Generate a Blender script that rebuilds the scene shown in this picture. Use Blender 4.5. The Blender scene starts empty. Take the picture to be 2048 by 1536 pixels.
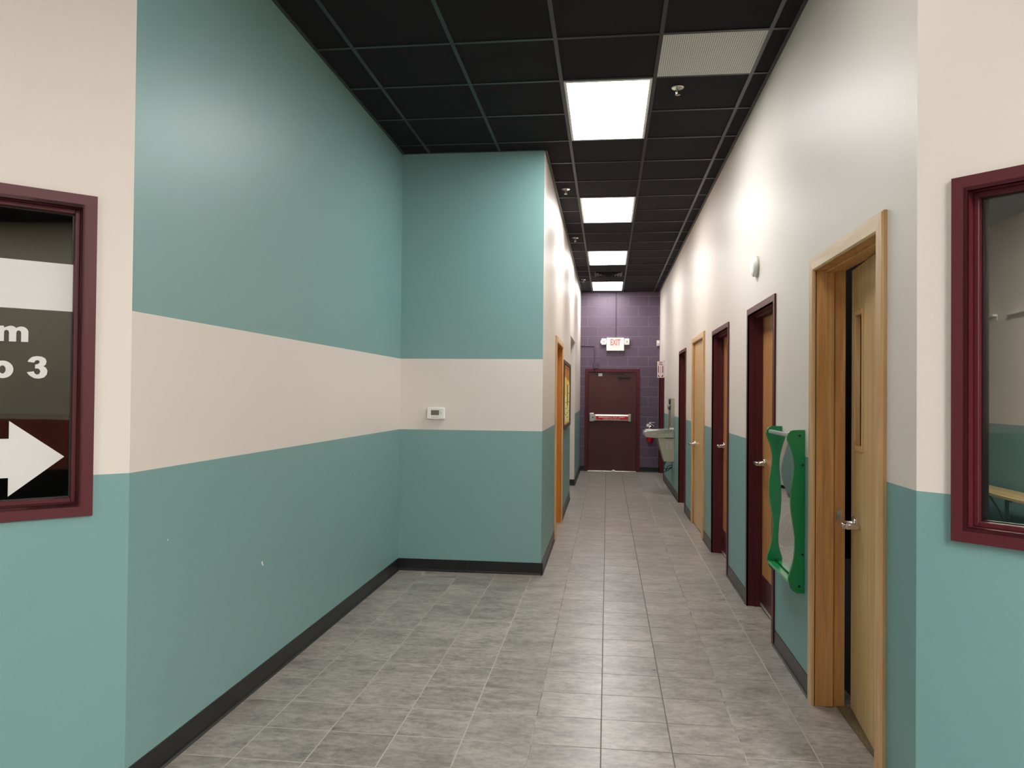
import bpy, bmesh, math, random
from mathutils import Matrix, Vector
random.seed(7)
C = bpy.context.scene.collection
SC = bpy.context.scene
PI = math.pi
K = 2 ** -.5

# ------------------------------------------------------------------ camera
F_PX, YAW, PITCH, ROLL, EYE = 1557.087, -0.12204, 0.01352, 0.00946, 1.51813
cam_data = bpy.data.cameras.new('camera')
cam = bpy.data.objects.new('camera', cam_data)
C.objects.link(cam)
fw = Vector((math.sin(YAW) * math.cos(PITCH), math.cos(YAW) * math.cos(PITCH), math.sin(PITCH)))
r0 = Vector((math.cos(YAW), -math.sin(YAW), 0))
u0 = r0.cross(fw)
rr = math.cos(ROLL) * r0 + math.sin(ROLL) * u0
uu = -math.sin(ROLL) * r0 + math.cos(ROLL) * u0
cam.matrix_world = Matrix(((rr.x, uu.x, -fw.x, 0), (rr.y, uu.y, -fw.y, 0), (rr.z, uu.z, -fw.z, EYE), (0, 0, 0, 1)))
cam_data.sensor_width = 36.0
cam_data.lens = 36.0 * F_PX / 2048
cam_data.clip_start = .02
SC.camera = cam

# ------------------------------------------------------------------ world, exposure
w = bpy.data.worlds.new('dark_world')
SC.world = w
w.use_nodes = True
w.node_tree.nodes['Background'].inputs[0].default_value = (0, 0, 0, 1)
w.node_tree.nodes['Background'].inputs[1].default_value = 0
vs = SC.view_settings
vs.view_transform = 'Standard'
vs.look = 'None'
vs.gamma = 1
vs.use_curve_mapping = False
vs.exposure = 0.14
LAMP = 21.5           # radiance of the corridor light diffusers
LOBBY_FILL = 50.0          # added unseen fixtures right of the lobby, put in to brighten the walls
LEFT_FILL = 22.0           # added unseen fixture left of the lobby, lifts the left angled wall
MOUTH = 8.0           # the weak fixture above the corridor mouth

# ------------------------------------------------------------------ dimensions (metres)
XR, XL, XA, YA, YE, ZC = 1.025, -.544, -1.778, 6.562, 15.70, 3.591
YCL, YCR = 2.73, 2.745
Z1, Z2 = 1.21, 1.8194
TILE, TX, TY = .30261, -.01632, 3.39245
CX, CY, CT = -.31808, 4.50319, .61


def lin(r, g, b):
    f = lambda c: (c / 255 / 12.92) if c / 255 <= .04045 else ((c / 255 + .055) / 1.055) ** 2.4
    return (f(r), f(g), f(b), 1)


# ------------------------------------------------------------------ materials
def new_mat(name):
    m = bpy.data.materials.new(name)
    m.use_nodes = True
    return m, m.node_tree.nodes, m.node_tree.links, m.node_tree.nodes['Principled BSDF']


def mat(name, col, rough=.5, metal=0, bump=0, bscale=200, spec=.5, var=0, vscale=8, coat=0, emit=None, estr=0):
    m, n, l, b = new_mat(name)
    b.inputs['Base Color'].default_value = col
    b.inputs['Roughness'].default_value = rough
    b.inputs['Metallic'].default_value = metal
    b.inputs['Specular IOR Level'].default_value = spec
    if coat:
        b.inputs['Coat Weight'].default_value = coat
        b.inputs['Coat Roughness'].default_value = .15
    if emit:
        b.inputs['Emission Color'].default_value = emit
        b.inputs['Emission Strength'].default_value = estr
    g = n.new('ShaderNodeNewGeometry')
    if bump:
        t = n.new('ShaderNodeTexNoise')
        t.inputs['Scale'].default_value = bscale
        t.inputs['Detail'].default_value = 2
        l.new(g.outputs['Position'], t.inputs['Vector'])
        bn = n.new('ShaderNodeBump')
        bn.inputs['Strength'].default_value = bump
        bn.inputs['Distance'].default_value = .002
        l.new(t.outputs['Fac'], bn.inputs['Height'])
        l.new(bn.outputs['Normal'], b.inputs['Normal'])
    if var:
        t = n.new('ShaderNodeTexNoise')
        t.inputs['Scale'].default_value = vscale
        t.inputs['Detail'].default_value = 4
        l.new(g.outputs['Position'], t.inputs['Vector'])
        r = n.new('ShaderNodeValToRGB')
        r.color_ramp.elements[0].position = .3
        r.color_ramp.elements[1].position = .7
        r.color_ramp.elements[0].color = tuple(c * (1 - var) for c in col[:3]) + (1,)
        r.color_ramp.elements[1].color = tuple(min(1, c * (1 + var)) for c in col[:3]) + (1,)
        l.new(t.outputs['Fac'], r.inputs['Fac'])
        l.new(r.outputs['Color'], b.inputs['Base Color'])
    return m


CREAM = lin(226, 216, 206)
TEAL = lin(121, 160, 157)


def paint(name, bands, rough=.46, spec=.28):
    """wall paint: bands = [(z_from, colour), ...] bottom to top, hard edges"""
    m, n, l, b = new_mat(name)
    g = n.new('ShaderNodeNewGeometry')
    s = n.new('ShaderNodeSeparateXYZ')
    l.new(g.outputs['Position'], s.inputs[0])
    prev = None
    for z, col in bands:
        if prev is None:
            rgb = n.new('ShaderNodeRGB')
            rgb.outputs[0].default_value = col
            prev = rgb.outputs[0]
            continue
        gt = n.new('ShaderNodeMath')
        gt.operation = 'GREATER_THAN'
        gt.inputs[1].default_value = z
        l.new(s.outputs['Z'], gt.inputs[0])
        mx = n.new('ShaderNodeMix')
        mx.data_type = 'RGBA'
        l.new(gt.outputs[0], mx.inputs[0])
        l.new(prev, mx.inputs[6])
        mx.inputs[7].default_value = col
        prev = mx.outputs[2]
    l.new(prev, b.inputs['Base Color'])
    b.inputs['Roughness'].default_value = rough
    b.inputs['Specular IOR Level'].default_value = spec
    t = n.new('ShaderNodeTexNoise')
    t.inputs['Scale'].default_value = 90
    t.inputs['Detail'].default_value = 3
    l.new(g.outputs['Position'], t.inputs['Vector'])
    bn = n.new('ShaderNodeBump')
    bn.inputs['Strength'].default_value = .12
    bn.inputs['Distance'].default_value = .003
    l.new(t.outputs['Fac'], bn.inputs['Height'])
    l.new(bn.outputs['Normal'], b.inputs['Normal'])
    return m


M = {}
M['cream'] = paint('cream_wall_paint', [(0, CREAM)])
M['two'] = paint('teal_and_cream_wall_paint', [(0, TEAL), (Z1, CREAM)])
M['three'] = paint('teal_cream_teal_wall_paint', [(0, TEAL), (Z1, CREAM), (Z2, TEAL)], .41, .85)
M['panelled'] = paint('brown_wainscot_lobby_wall', [(0, lin(20, 18, 18)), (.55, lin(120, 62, 44)), (1.16, lin(170, 160, 140))], .6)  # bands on an unseen wall, invented for their reflection in the left window
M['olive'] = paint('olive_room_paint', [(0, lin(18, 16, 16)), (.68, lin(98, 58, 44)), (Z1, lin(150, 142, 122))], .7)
M['olive_ceiling'] = mat('dark_olive_ceiling_paint', lin(66, 62, 48), .8)
M['ceil_tile'] = mat('black_ceiling_tile', lin(33, 32, 35), .85, bump=.4, bscale=260, spec=.15)
M['ceil_grid'] = mat('black_ceiling_grid', lin(37, 37, 38), .36, spec=.45)
M['base'] = mat('black_rubber_base', lin(22, 21, 21), .36, spec=.5)
M['maroon'] = mat('maroon_enamel', lin(86, 31, 39), .42, bump=.05, bscale=120, spec=.3)
M['maroon_door'] = mat('maroon_steel_door', lin(76, 29, 33), .36, bump=.05, bscale=120)
M['black'] = mat('black_plastic', lin(22, 22, 22), .4)
M['brown_metal'] = mat('dark_bronze_metal', lin(46, 30, 26), .4, .3)
M['white_plastic'] = mat('white_plastic', lin(238, 236, 228), .4)
M['white_paint'] = mat('white_enamel', lin(235, 235, 230), .4)
M['chrome'] = mat('satin_chrome', lin(214, 210, 206), .24, 1)
M['steel'] = mat('brushed_stainless', lin(190, 190, 180), .3, 1)
M['alum'] = mat('brushed_aluminium', lin(225, 222, 212), .38, .9)
M['cooler_grey'] = mat('grey_beige_cooler_enamel', lin(176, 172, 150), .4)
M['dark_glass'] = mat('dark_gloss', lin(40, 38, 36), .08)
M['red'] = mat('red_enamel', lin(190, 24, 34), .3)
M['label_red'] = mat('red_label', lin(200, 28, 42), .45)
M['sign_white'] = mat('white_sign_plastic', lin(240, 226, 224), .35)
M['sign_red'] = mat('maroon_red_sign_ink', lin(150, 22, 44), .35)
M['print_pink'] = mat('pale_pink_print', lin(250, 214, 210), .45)
M['lcd'] = mat('grey_display', lin(104, 100, 82), .15)
M['green'] = mat('green_plastic_board', lin(24, 132, 72), .24, spec=.5)
M['green_edge'] = mat('dark_green_edge', lin(16, 70, 40), .3)
M['mirror'] = mat('acrylic_mirror', (.86, .87, .87, 1), .02, 1)
M['grey_bar'] = mat('grey_plastic_bar', lin(150, 158, 156), .35)
M['vinyl'] = mat('white_window_vinyl', lin(218, 215, 212), .55)
M['grille'] = mat('white_perforated_grille', lin(196, 196, 188), .5)
M['yellow_paper'] = mat('yellow_paper', lin(240, 214, 96), .8, var=.08, vscale=14)
M['pale_paper'] = mat('pale_yellow_paper', lin(250, 240, 170), .8)
M['orange_paper'] = mat('orange_brown_paper', lin(190, 120, 40), .8, var=.25, vscale=30)
M['ink'] = mat('black_ink', lin(40, 40, 30), .8)
M['cork'] = mat('dark_walnut_board_frame', lin(74, 48, 38), .45, var=.2, vscale=20)
M['dark_room'] = mat('dark_room_paint', lin(22, 22, 22), .9)  # near-black colour stands in for the shade of an unlit room
M['carpet'] = mat('tan_flecked_carpet', lin(110, 92, 66), .95, bump=1, bscale=400, var=.35, vscale=160)
M['dark_carpet'] = mat('dark_carpet', lin(44, 44, 46), .95, bump=1, bscale=300)
M['slate'] = mat('slate_blue_ceiling_paint', lin(92, 104, 118), .7)
M['bench_wood'] = None
M['conduit'] = mat('purple_painted_conduit', lin(82, 66, 82), .45)
M['black_wire'] = mat('black_cable', lin(20, 18, 20), .4)
M['dark_joint'] = mat('black_seam', lin(8, 8, 8), .6)


def mat_wood(name, c1, c2, scale=1.0, rough=.38, axis='Z'):
    m, n, l, b = new_mat(name)
    g = n.new('ShaderNodeNewGeometry')
    mp = n.new('ShaderNodeMapping')
    sc = {'Z': (26, 26, 1.6), 'Y': (26, 1.6, 26), 'X': (1.6, 26, 26)}[axis]
    mp.inputs['Scale'].default_value = tuple(v * scale for v in sc)
    l.new(g.outputs['Position'], mp.inputs['Vector'])
    t = n.new('ShaderNodeTexNoise')
    t.inputs['Scale'].default_value = 1
    t.inputs['Detail'].default_value = 6
    t.inputs['Distortion'].default_value = .9
    l.new(mp.outputs['Vector'], t.inputs['Vector'])
    r = n.new('ShaderNodeValToRGB')
    r.color_ramp.elements[0].position = .32
    r.color_ramp.elements[0].color = c1
    r.color_ramp.elements[1].position = .68
    r.color_ramp.elements[1].color = c2
    l.new(t.outputs['Fac'], r.inputs['Fac'])
    l.new(r.outputs['Color'], b.inputs['Base Color'])
    b.inputs['Roughness'].default_value = rough
    return m


M['birch'] = mat_wood('birch_door_veneer', lin(194, 158, 106), lin(214, 182, 130))
M['birch_trim'] = mat_wood('maple_trim', lin(196, 150, 98), lin(220, 182, 132))
M['birch_trim_h'] = mat_wood('maple_head_trim', lin(206, 170, 124), lin(222, 190, 146), axis='Y')
M['jamb_wood'] = mat_wood('maple_jamb', lin(182, 130, 76), lin(214, 164, 106))
M['oak'] = mat_wood('orange_oak_veneer', lin(176, 118, 66), lin(198, 142, 88))
M['orange_wood'] = mat_wood('amber_stained_wood', lin(184, 112, 30), lin(206, 134, 48))
M['bench_wood'] = mat_wood('bench_pine', lin(176, 144, 92), lin(208, 178, 124), axis='Y')


def mat_floor():
    m, n, l, b = new_mat('grey_slate_floor_tile')
    g = n.new('ShaderNodeNewGeometry')
    s = n.new('ShaderNodeSeparateXYZ')
    l.new(g.outputs['Position'], s.inputs[0])

    def math_(op, a, c=None):
        q = n.new('ShaderNodeMath')
        q.operation = op
        for i, v in enumerate((a, c)):
            if v is None:
                continue
            if isinstance(v, (int, float)):
                q.inputs[i].default_value = v
            else:
                l.new(v, q.inputs[i])
        return q.outputs[0]
    edge = []
    cell = []
    for ax, off in (('X', TX), ('Y', TY)):
        q = math_('DIVIDE', math_('SUBTRACT', s.outputs[ax], off), TILE)
        fr = math_('FRACT', q)
        cell.append(math_('FLOOR', q))
        edge.append(math_('MINIMUM', fr, math_('SUBTRACT', 1.0, fr)))
    e = math_('MINIMUM', edge[0], edge[1])
    grout = math_('LESS_THAN', e, .0088)
    cv = n.new('ShaderNodeCombineXYZ')
    l.new(cell[0], cv.inputs[0])
    l.new(cell[1], cv.inputs[1])
    wn = n.new('ShaderNodeTexWhiteNoise')
    l.new(cv.outputs[0], wn.inputs['Vector'])
    # every tile gets its own piece of the slate pattern
    off = n.new('ShaderNodeVectorMath')
    off.operation = 'SCALE'
    off.inputs['Scale'].default_value = 7
    l.new(wn.outputs['Color'], off.inputs[0])
    add = n.new('ShaderNodeVectorMath')
    add.operation = 'ADD'
    l.new(g.outputs['Position'], add.inputs[0])
    l.new(off.outputs[0], add.inputs[1])
    mp = n.new('ShaderNodeMapping')
    mp.inputs['Scale'].default_value = (1, 1.9, 1)
    l.new(add.outputs[0], mp.inputs['Vector'])
    def noise(scale, detail, rough_):
        q = n.new('ShaderNodeTexNoise')
        q.inputs['Scale'].default_value = scale
        q.inputs['Detail'].default_value = detail
        q.inputs['Roughness'].default_value = rough_
        l.new(mp.outputs[0], q.inputs['Vector'])
        return q.outputs['Fac']
    f1 = math_('ADD', math_('ADD', math_('MULTIPLY', noise(5, 3, .5), .36), math_('MULTIPLY', noise(20, 6, .7), .42)), math_('MULTIPLY', noise(75, 4, .7), .22))
    r = n.new('ShaderNodeValToRGB')
    els = r.color_ramp.elements
    els[0].position, els[0].color = .36, lin(116, 110, 104)
    els[1].position, els[1].color = .64, lin(180, 171, 162)
    l.new(f1, r.inputs['Fac'])
    hs = n.new('ShaderNodeHueSaturation')
    l.new(r.outputs['Color'], hs.inputs['Color'])
    l.new(math_('ADD', math_('MULTIPLY', wn.outputs['Value'], .2), .9), hs.inputs['Value'])
    mx = n.new('ShaderNodeMix')
    mx.data_type = 'RGBA'
    l.new(grout, mx.inputs[0])
    l.new(hs.outputs['Color'], mx.inputs[6])
    # grout: pale, but dirty brown along the walked middle of the corridor
    wob = math_('MULTIPLY', math_('SUBTRACT', noise(3, 3, .6), .5), .9)
    lane = math_('ABSOLUTE', math_('ADD', math_('SUBTRACT', s.outputs['X'], .12), wob))
    mr = n.new('ShaderNodeMapRange')
    mr.interpolation_type = 'SMOOTHSTEP'
    mr.inputs['From Min'].default_value = .28
    mr.inputs['From Max'].default_value = .62
    l.new(lane, mr.inputs['Value'])
    gm = n.new('ShaderNodeMix')
    gm.data_type = 'RGBA'
    l.new(mr.outputs[0], gm.inputs[0])
    gm.inputs[6].default_value = lin(104, 97, 90)
    gm.inputs[7].default_value = lin(188, 181, 168)
    l.new(gm.outputs[2], mx.inputs[7])
    l.new(mx.outputs[2], b.inputs['Base Color'])
    ro = math_('ADD', math_('MULTIPLY', f1, .22), .2)
    ro = math_('ADD', ro, math_('MULTIPLY', grout, .5))
    l.new(ro, b.inputs['Roughness'])
    h = math_('SUBTRACT', math_('MULTIPLY', f1, .35), math_('MULTIPLY', grout, 1.0))
    bn = n.new('ShaderNodeBump')
    bn.inputs['Strength'].default_value = .3
    bn.inputs['Distance'].default_value = .003
    l.new(h, bn.inputs['Height'])
    l.new(bn.outputs['Normal'], b.inputs['Normal'])
    return m


def mat_cmu():
    m, n, l, b = new_mat('purple_painted_block')
    g = n.new('ShaderNodeNewGeometry')
    s = n.new('ShaderNodeSeparateXYZ')
    l.new(g.outputs['Position'], s.inputs[0])
    cv = n.new('ShaderNodeCombineXYZ')
    l.new(s.outputs['X'], cv.inputs[0])
    ad = n.new('ShaderNodeMath')
    ad.inputs[1].default_value = .1
    l.new(s.outputs['Z'], ad.inputs[0])
    l.new(ad.outputs[0], cv.inputs[1])
    br = n.new('ShaderNodeTexBrick')
    br.inputs['Scale'].default_value = 1
    br.inputs['Brick Width'].default_value = .4
    br.inputs['Row Height'].default_value = .2
    br.inputs['Mortar Size'].default_value = .007
    br.inputs['Mortar Smooth'].default_value = .4
    col = lin(96, 79, 97)
    br.inputs['Color1'].default_value = col
    br.inputs['Color2'].default_value = lin(91, 75, 92)
    br.inputs['Mortar'].default_value = lin(126, 108, 124)  # joints lightened to paint in the highlights along the blocks
    l.new(cv.outputs[0], br.inputs['Vector'])
    l.new(br.outputs['Color'], b.inputs['Base Color'])
    b.inputs['Roughness'].default_value = .45
    t = n.new('ShaderNodeTexNoise')
    t.inputs['Scale'].default_value = 60
    l.new(g.outputs['Position'], t.inputs['Vector'])
    mt = n.new('ShaderNodeMath')
    mt.operation = 'MULTIPLY'
    mt.inputs[1].default_value = .25
    l.new(t.outputs['Fac'], mt.inputs[0])
    sb = n.new('ShaderNodeMath')
    sb.operation = 'SUBTRACT'
    l.new(mt.outputs[0], sb.inputs[0])
    l.new(br.outputs['Fac'], sb.inputs[1])
    bn = n.new('ShaderNodeBump')
    bn.inputs['Strength'].default_value = .9
    bn.inputs['Distance'].default_value = .012
    l.new(sb.outputs[0], bn.inputs['Height'])
    l.new(bn.outputs['Normal'], b.inputs['Normal'])
    return m


def mat_glass(name, tint=(1, 1, 1, 1)):
    m, n, l, b = new_mat(name)
    n.remove(b)
    out = n['Material Output']
    tr = n.new('ShaderNodeBsdfTransparent')
    tr.inputs[0].default_value = tint
    gl = n.new('ShaderNodeBsdfGlossy')
    gl.inputs['Roughness'].default_value = .02
    fr = n.new('ShaderNodeFresnel')
    fr.inputs['IOR'].default_value = 1.45
    mx = n.new('ShaderNodeMixShader')
    l.new(fr.outputs[0], mx.inputs[0])
    l.new(tr.outputs[0], mx.inputs[1])
    l.new(gl.outputs[0], mx.inputs[2])
    l.new(mx.outputs[0], out.inputs['Surface'])
    return m


def mat_emit(name, col, strength):
    m, n, l, b = new_mat(name)
    n.remove(b)
    e = n.new('ShaderNodeEmission')
    e.inputs[0].default_value = col
    e.inputs[1].default_value = strength
    l.new(e.outputs[0], n['Material Output'].inputs['Surface'])
    return m


def mat_speckle():
    m, n, l, b = new_mat('slate_ceiling_with_sparkles')
    g = n.new('ShaderNodeNewGeometry')
    v = n.new('ShaderNodeTexVoronoi')
    v.inputs['Scale'].default_value = 2.2
    l.new(g.outputs['Position'], v.inputs['Vector'])
    lt = n.new('ShaderNodeMath')
    lt.operation = 'LESS_THAN'
    lt.inputs[1].default_value = .06
    l.new(v.outputs['Distance'], lt.inputs[0])
    mx = n.new('ShaderNodeMix')
    mx.data_type = 'RGBA'
    l.new(lt.outputs[0], mx.inputs[0])
    mx.inputs[6].default_value = lin(96, 108, 124)
    mx.inputs[7].default_value = lin(250, 250, 245)  # white dots paint in sparkles of light on the ceiling
    l.new(mx.outputs[2], b.inputs['Base Color'])
    b.inputs['Roughness'].default_value = .6
    return m


M['floor'] = mat_floor()
M['cmu'] = mat_cmu()
M['glass'] = mat_glass('clear_window_glass', (.94, .95, .93, 1))
M['speckle'] = mat_speckle()
M['lamp'] = mat_emit('lit_diffuser', (1, .995, .985, 1), LAMP)
M['far_lamp'] = mat_emit('lit_far_diffuser', (1, .995, .985, 1), LAMP * .78)
M['lobby_lamp'] = mat_emit('lit_lobby_diffuser', (1, .995, .985, 1), LOBBY_FILL)
M['soft_lamp'] = mat_emit('lit_soft_diffuser', (1, .995, .985, 1), LEFT_FILL)
M['mouth_lamp'] = mat_emit('lit_weak_diffuser', (1, .995, .985, 1), MOUTH)
M['dim_lamp'] = mat_emit('dim_room_diffuser', (1, .97, .88, 1), 88.0)
M['faint_lamp'] = mat_emit('faint_room_diffuser', (1, .95, .85, 1), 9.0)
M['exit_red'] = mat_emit('lit_exit_letters', (1, .20, .13, 1), 1.35)


# ------------------------------------------------------------------ mesh builder
class MB:
    def __init__(s, mtx=None):
        s.bm = bmesh.new()
        s.m = mtx or Matrix()

    def _v(s, p):
        return s.bm.verts.new(s.m @ Vector(p))

    def box(s, x0, x1, y0, y1, z0, z1, bev=0, seg=2):
        vs = [s._v((x, y, z)) for x in (x0, x1) for y in (y0, y1) for z in (z0, z1)]
        fs = [s.bm.faces.new([vs[i] for i in q]) for q in ((0, 1, 3, 2), (4, 6, 7, 5), (0, 4, 5, 1), (2, 3, 7, 6), (0, 2, 6, 4), (1, 5, 7, 3))]
        if bev:
            ed = list({e for f in fs for e in f.edges})
            bmesh.ops.bevel(s.bm, geom=ed, offset=bev, segments=seg, affect='EDGES', profile=.6)
        return fs

    def prism(s, pts, a, b, axis='y', bev=0):
        """polygon pts (2-D) extruded from a to b; axis y: pts=(x,z); x: pts=(y,z); z: pts=(x,y)"""
        def P(p, t):
            return {'y': (p[0], t, p[1]), 'x': (t, p[0], p[1]), 'z': (p[0], p[1], t)}[axis]
        A = [s._v(P(p, a)) for p in pts]
        B = [s._v(P(p, b)) for p in pts]
        n = len(pts)
        caps = [s.bm.faces.new(A), s.bm.faces.new(B[::-1])]
        for i in range(n):
            s.bm.faces.new((A[i], A[(i + 1) % n], B[(i + 1) % n], B[i]))
        if bev:
            ed = list({e for f in caps for e in f.edges})
            bmesh.ops.bevel(s.bm, geom=ed, offset=bev, segments=2, affect='EDGES', profile=.6)

    def tube(s, path, r, n=12, cap=True):
        path = [Vector(p) for p in path]
        rings = []
        up = None
        for i, p in enumerate(path):
            d = (path[min(i + 1, len(path) - 1)] - path[max(i - 1, 0)]).normalized()
            if up is None:
                up = Vector((0, 0, 1)) if abs(d.z) < .9 else Vector((1, 0, 0))
            a = (up - d * up.dot(d)).normalized()
            up = a
            b2 = d.cross(a)
            rad = r[i] if isinstance(r, (list, tuple)) else r
            rings.append([s._v(p + (a * math.cos(2 * PI * k / n) + b2 * math.sin(2 * PI * k / n)) * rad) for k in range(n)])
        for A, B in zip(rings, rings[1:]):
            for k in range(n):
                s.bm.faces.new((A[k], A[(k + 1) % n], B[(k + 1) % n], B[k]))
        if cap:
            s.bm.faces.new(rings[0][::-1])
            s.bm.faces.new(rings[-1])

    def lathe(s, prof, c, axis='z', n=28):
        """prof = [(radius, height)...] about the axis through c"""
        c = Vector(c)
        ex = {'z': (Vector((1, 0, 0)), Vector((0, 1, 0)), Vector((0, 0, 1))),
              'x': (Vector((0, 1, 0)), Vector((0, 0, 1)), Vector((1, 0, 0))),
              'y': (Vector((1, 0, 0)), Vector((0, 0, 1)), Vector((0, 1, 0)))}[axis]
        rings = []
        for r, h in prof:
            if r < 1e-6:
                rings.append([s._v(c + ex[2] * h)])
            else:
                rings.append([s._v(c + ex[2] * h + (ex[0] * math.cos(2 * PI * k / n) + ex[1] * math.sin(2 * PI * k / n)) * r) for k in range(n)])
        for A, B in zip(rings, rings[1:]):
            for k in range(n):
                q = [A[k % len(A)], A[(k + 1) % len(A)], B[(k + 1) % len(B)], B[k % len(B)]]
                q = list(dict.fromkeys(q))
                if len(q) > 2:
                    s.bm.faces.new(q)
        for R_ in (rings[0], rings[-1]):
            if len(R_) > 2:
                try:
                    s.bm.faces.new(R_)
                except ValueError:
                    pass

    def build(s, name, m, parent=None, smooth=False, label=None):
        bmesh.ops.recalc_face_normals(s.bm, faces=s.bm.faces[:])
        me = bpy.data.meshes.new(name)
        if parent is not None:
            r = parent
            while r.parent:
                r = r.parent
            bmesh.ops.translate(s.bm, verts=s.bm.verts[:], vec=-Vector(r.location))
        s.bm.to_mesh(me)
        s.bm.free()
        for mm in (m if isinstance(m, (list, tuple)) else [m]):
            me.materials.append(mm)
        if smooth:
            for p in me.polygons:
                p.use_smooth = True
            try:
                me.set_sharp_from_angle(angle=math.radians(38))
            except Exception:
                pass
        o = bpy.data.objects.new(name, me)
        C.objects.link(o)
        if parent is not None:
            o.parent = parent
        if label:
            o['label'] = label
        return o


def tag(o, label=None, cat=None, group=None, kind=None):
    if label:
        o['label'] = label
    if cat:
        o['category'] = cat
    if group:
        o['group'] = group
    if kind:
        o['kind'] = kind
    return o


def thing(name, loc, label, cat, group=None, kind=None):
    o = bpy.data.objects.new(name, None)
    o.empty_display_size = .05
    C.objects.link(o)
    o.location = loc
    return tag(o, label, cat, group, kind)


def struct(o):
    o['kind'] = 'structure'
    return o


def copy_tree(src, loc, label):
    c = src.copy()
    C.objects.link(c)
    c.location = loc
    c['label'] = label
    for ch in list(src.children):
        d = ch.copy()
        C.objects.link(d)
        d.parent = c
        for g in list(ch.children):
            e = g.copy()
            C.objects.link(e)
            e.parent = d
    return c


def text_mesh(name, body, size, mtx, m, parent, bold=0.0, align='CENTER', extrude=0.0, width=None):
    cu = bpy.data.curves.new(name, 'FONT')
    cu.body = body
    cu.size = size
    cu.align_x = align
    cu.align_y = 'CENTER'
    cu.offset = bold
    cu.extrude = extrude
    o = bpy.data.objects.new(name, cu)
    C.objects.link(o)
    dg = bpy.context.evaluated_depsgraph_get()
    me = bpy.data.meshes.new_from_object(o.evaluated_get(dg))
    C.objects.unlink(o)
    bpy.data.objects.remove(o)
    if width:
        xs = [v.co.x for v in me.vertices]
        k = width / (max(xs) - min(xs))
        for v in me.vertices:
            v.co.x *= k
    r = parent
    while r.parent:
        r = r.parent
    me.transform(Matrix.Translation(-Vector(r.location)) @ mtx)
    me.materials.clear()
    me.materials.append(m)
    o = bpy.data.objects.new(name, me)
    C.objects.link(o)
    o.parent = parent
    return o


def basis(o, ex, ey, ez):
    return Matrix(((ex[0], ey[0], ez[0], o[0]), (ex[1], ey[1], ez[1], o[1]), (ex[2], ey[2], ez[2], o[2]), (0, 0, 0, 1)))


# frames of the two 45 degree window walls: local x = along the wall away from the corner, y = into the wall, z up
ML = basis((XA, YCL, 0), (-K, -K, 0), (-K, K, 0), (0, 0, 1))
MR = basis((XR, YCR, 0), (K, -K, 0), (K, K, 0), (0, 0, 1))


def wall_pieces(mb, s0, s1, d0, d1, z1, openings, axis):
    """slab from s0 to s1 with openings [(a, b, zlo, zhi)]; axis 'y' = slab runs along Y (d is X), 'x' = local x along the wall"""
    def put(a, b, lo, hi):
        if b - a < 1e-5 or hi - lo < 1e-5:
            return
        if axis == 'y':
            mb.box(d0, d1, a, b, lo, hi)
        else:
            mb.box(a, b, d0, d1, lo, hi)
    cur = s0
    for a, b, lo, hi in sorted(openings):
        put(cur, a, 0, z1)
        put(a, b, 0, lo)
        put(a, b, hi, z1)
        cur = b
    put(cur, s1, 0, z1)


# ================================================================== SETTING
TH = .14
fl = MB()
fl.box(-7.5, 6.2, -5.2, 15.9, -.08, 0)
struct(fl.build('floor', M['floor']))

c_ = MB()
c_.box(-7.5, 6.2, -5.2, 2.6, ZC + .006, ZC + .06)
c_.box(XA - .2, XR + .2, 2.6, 15.9, ZC + .006, ZC + .06)
ceil = struct(c_.build('ceiling', M['ceil_tile']))
g_ = MB()
gw = .012


LOBBY_MIDS = ((-4, -8), (3, -8), (4, -11), (5, -9), (5, -12), (5, -14))


def cross_bars(x0, x1, y0, y1):
    k0, k1 = math.ceil((x0 - CX) / CT), math.floor((x1 - CX) / CT)
    for k in range(k0, k1 + 1):
        x = CX + k * CT
        g_.box(x - gw, x + gw, y0, y1, ZC, ZC + .008)
    j0, j1 = math.ceil((y0 - CY) / CT), math.floor((y1 - CY) / CT)
    for j in range(j0, j1 + 1):
        y = CY + j * CT
        k = k0 - 1
        while k <= k1:
            a, b = max(x0, CX + k * CT + gw), min(x1, CX + (k + 1) * CT - gw)
            # the light fixtures fill two bays of the second column: no bar across their middle
            skip = (k == 0 and (j % 5) == 2 and j > -5) or (k, j) in LOBBY_MIDS
            if b > a and not skip:
                g_.box(a, b, y - gw, y + gw, ZC, ZC + .008)
            k += 1


cross_bars(XA, XR, 2.75, YA)
cross_bars(XL, XR, YA, YE)
cross_bars(-3.6, 4.2, -4.9, 2.75)
for x0, x1, y0, y1 in ((XR - .022, XR, 2.745, YE), (XA, XA + .022, 2.73, YA), (XL, XL + .022, YA, YE), (XL, XR, YE - .022, YE), (XA, XL, YA - .022, YA)):
    g_.box(x0, x1, y0, y1, ZC - .001, ZC + .009)
g_.build('ceiling_grid', M['ceil_grid'], ceil)

# --- door openings on the corridor's right wall: (y0, y1, top) = clear opening inside the frame
D1 = (3.095, 4.005, 2.145)
D2 = (4.985, 5.845, 2.105)
D3 = (6.830, 7.775, 2.105)
D4 = (8.510, 9.520, 2.145)
D5 = (10.470, 11.325, 2.105)
D6 = (14.400, 15.610, 2.105)
wr = MB()
wall_pieces(wr, YCR + .06, YE, XR, XR + TH, ZC + .006,
            [(d[0] - .02, d[1] + .02, 0, d[2] + .02) for d in (D1, D2, D3, D4, D5, D6)], 'y')
wr.prism([(XR, YCR), (XR + TH, YCR + .058), (XR + TH, YCR + .06), (XR, YCR + .06)], 0, ZC + .006, 'z')
struct(wr.build('wall_right', M['two']))

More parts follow.
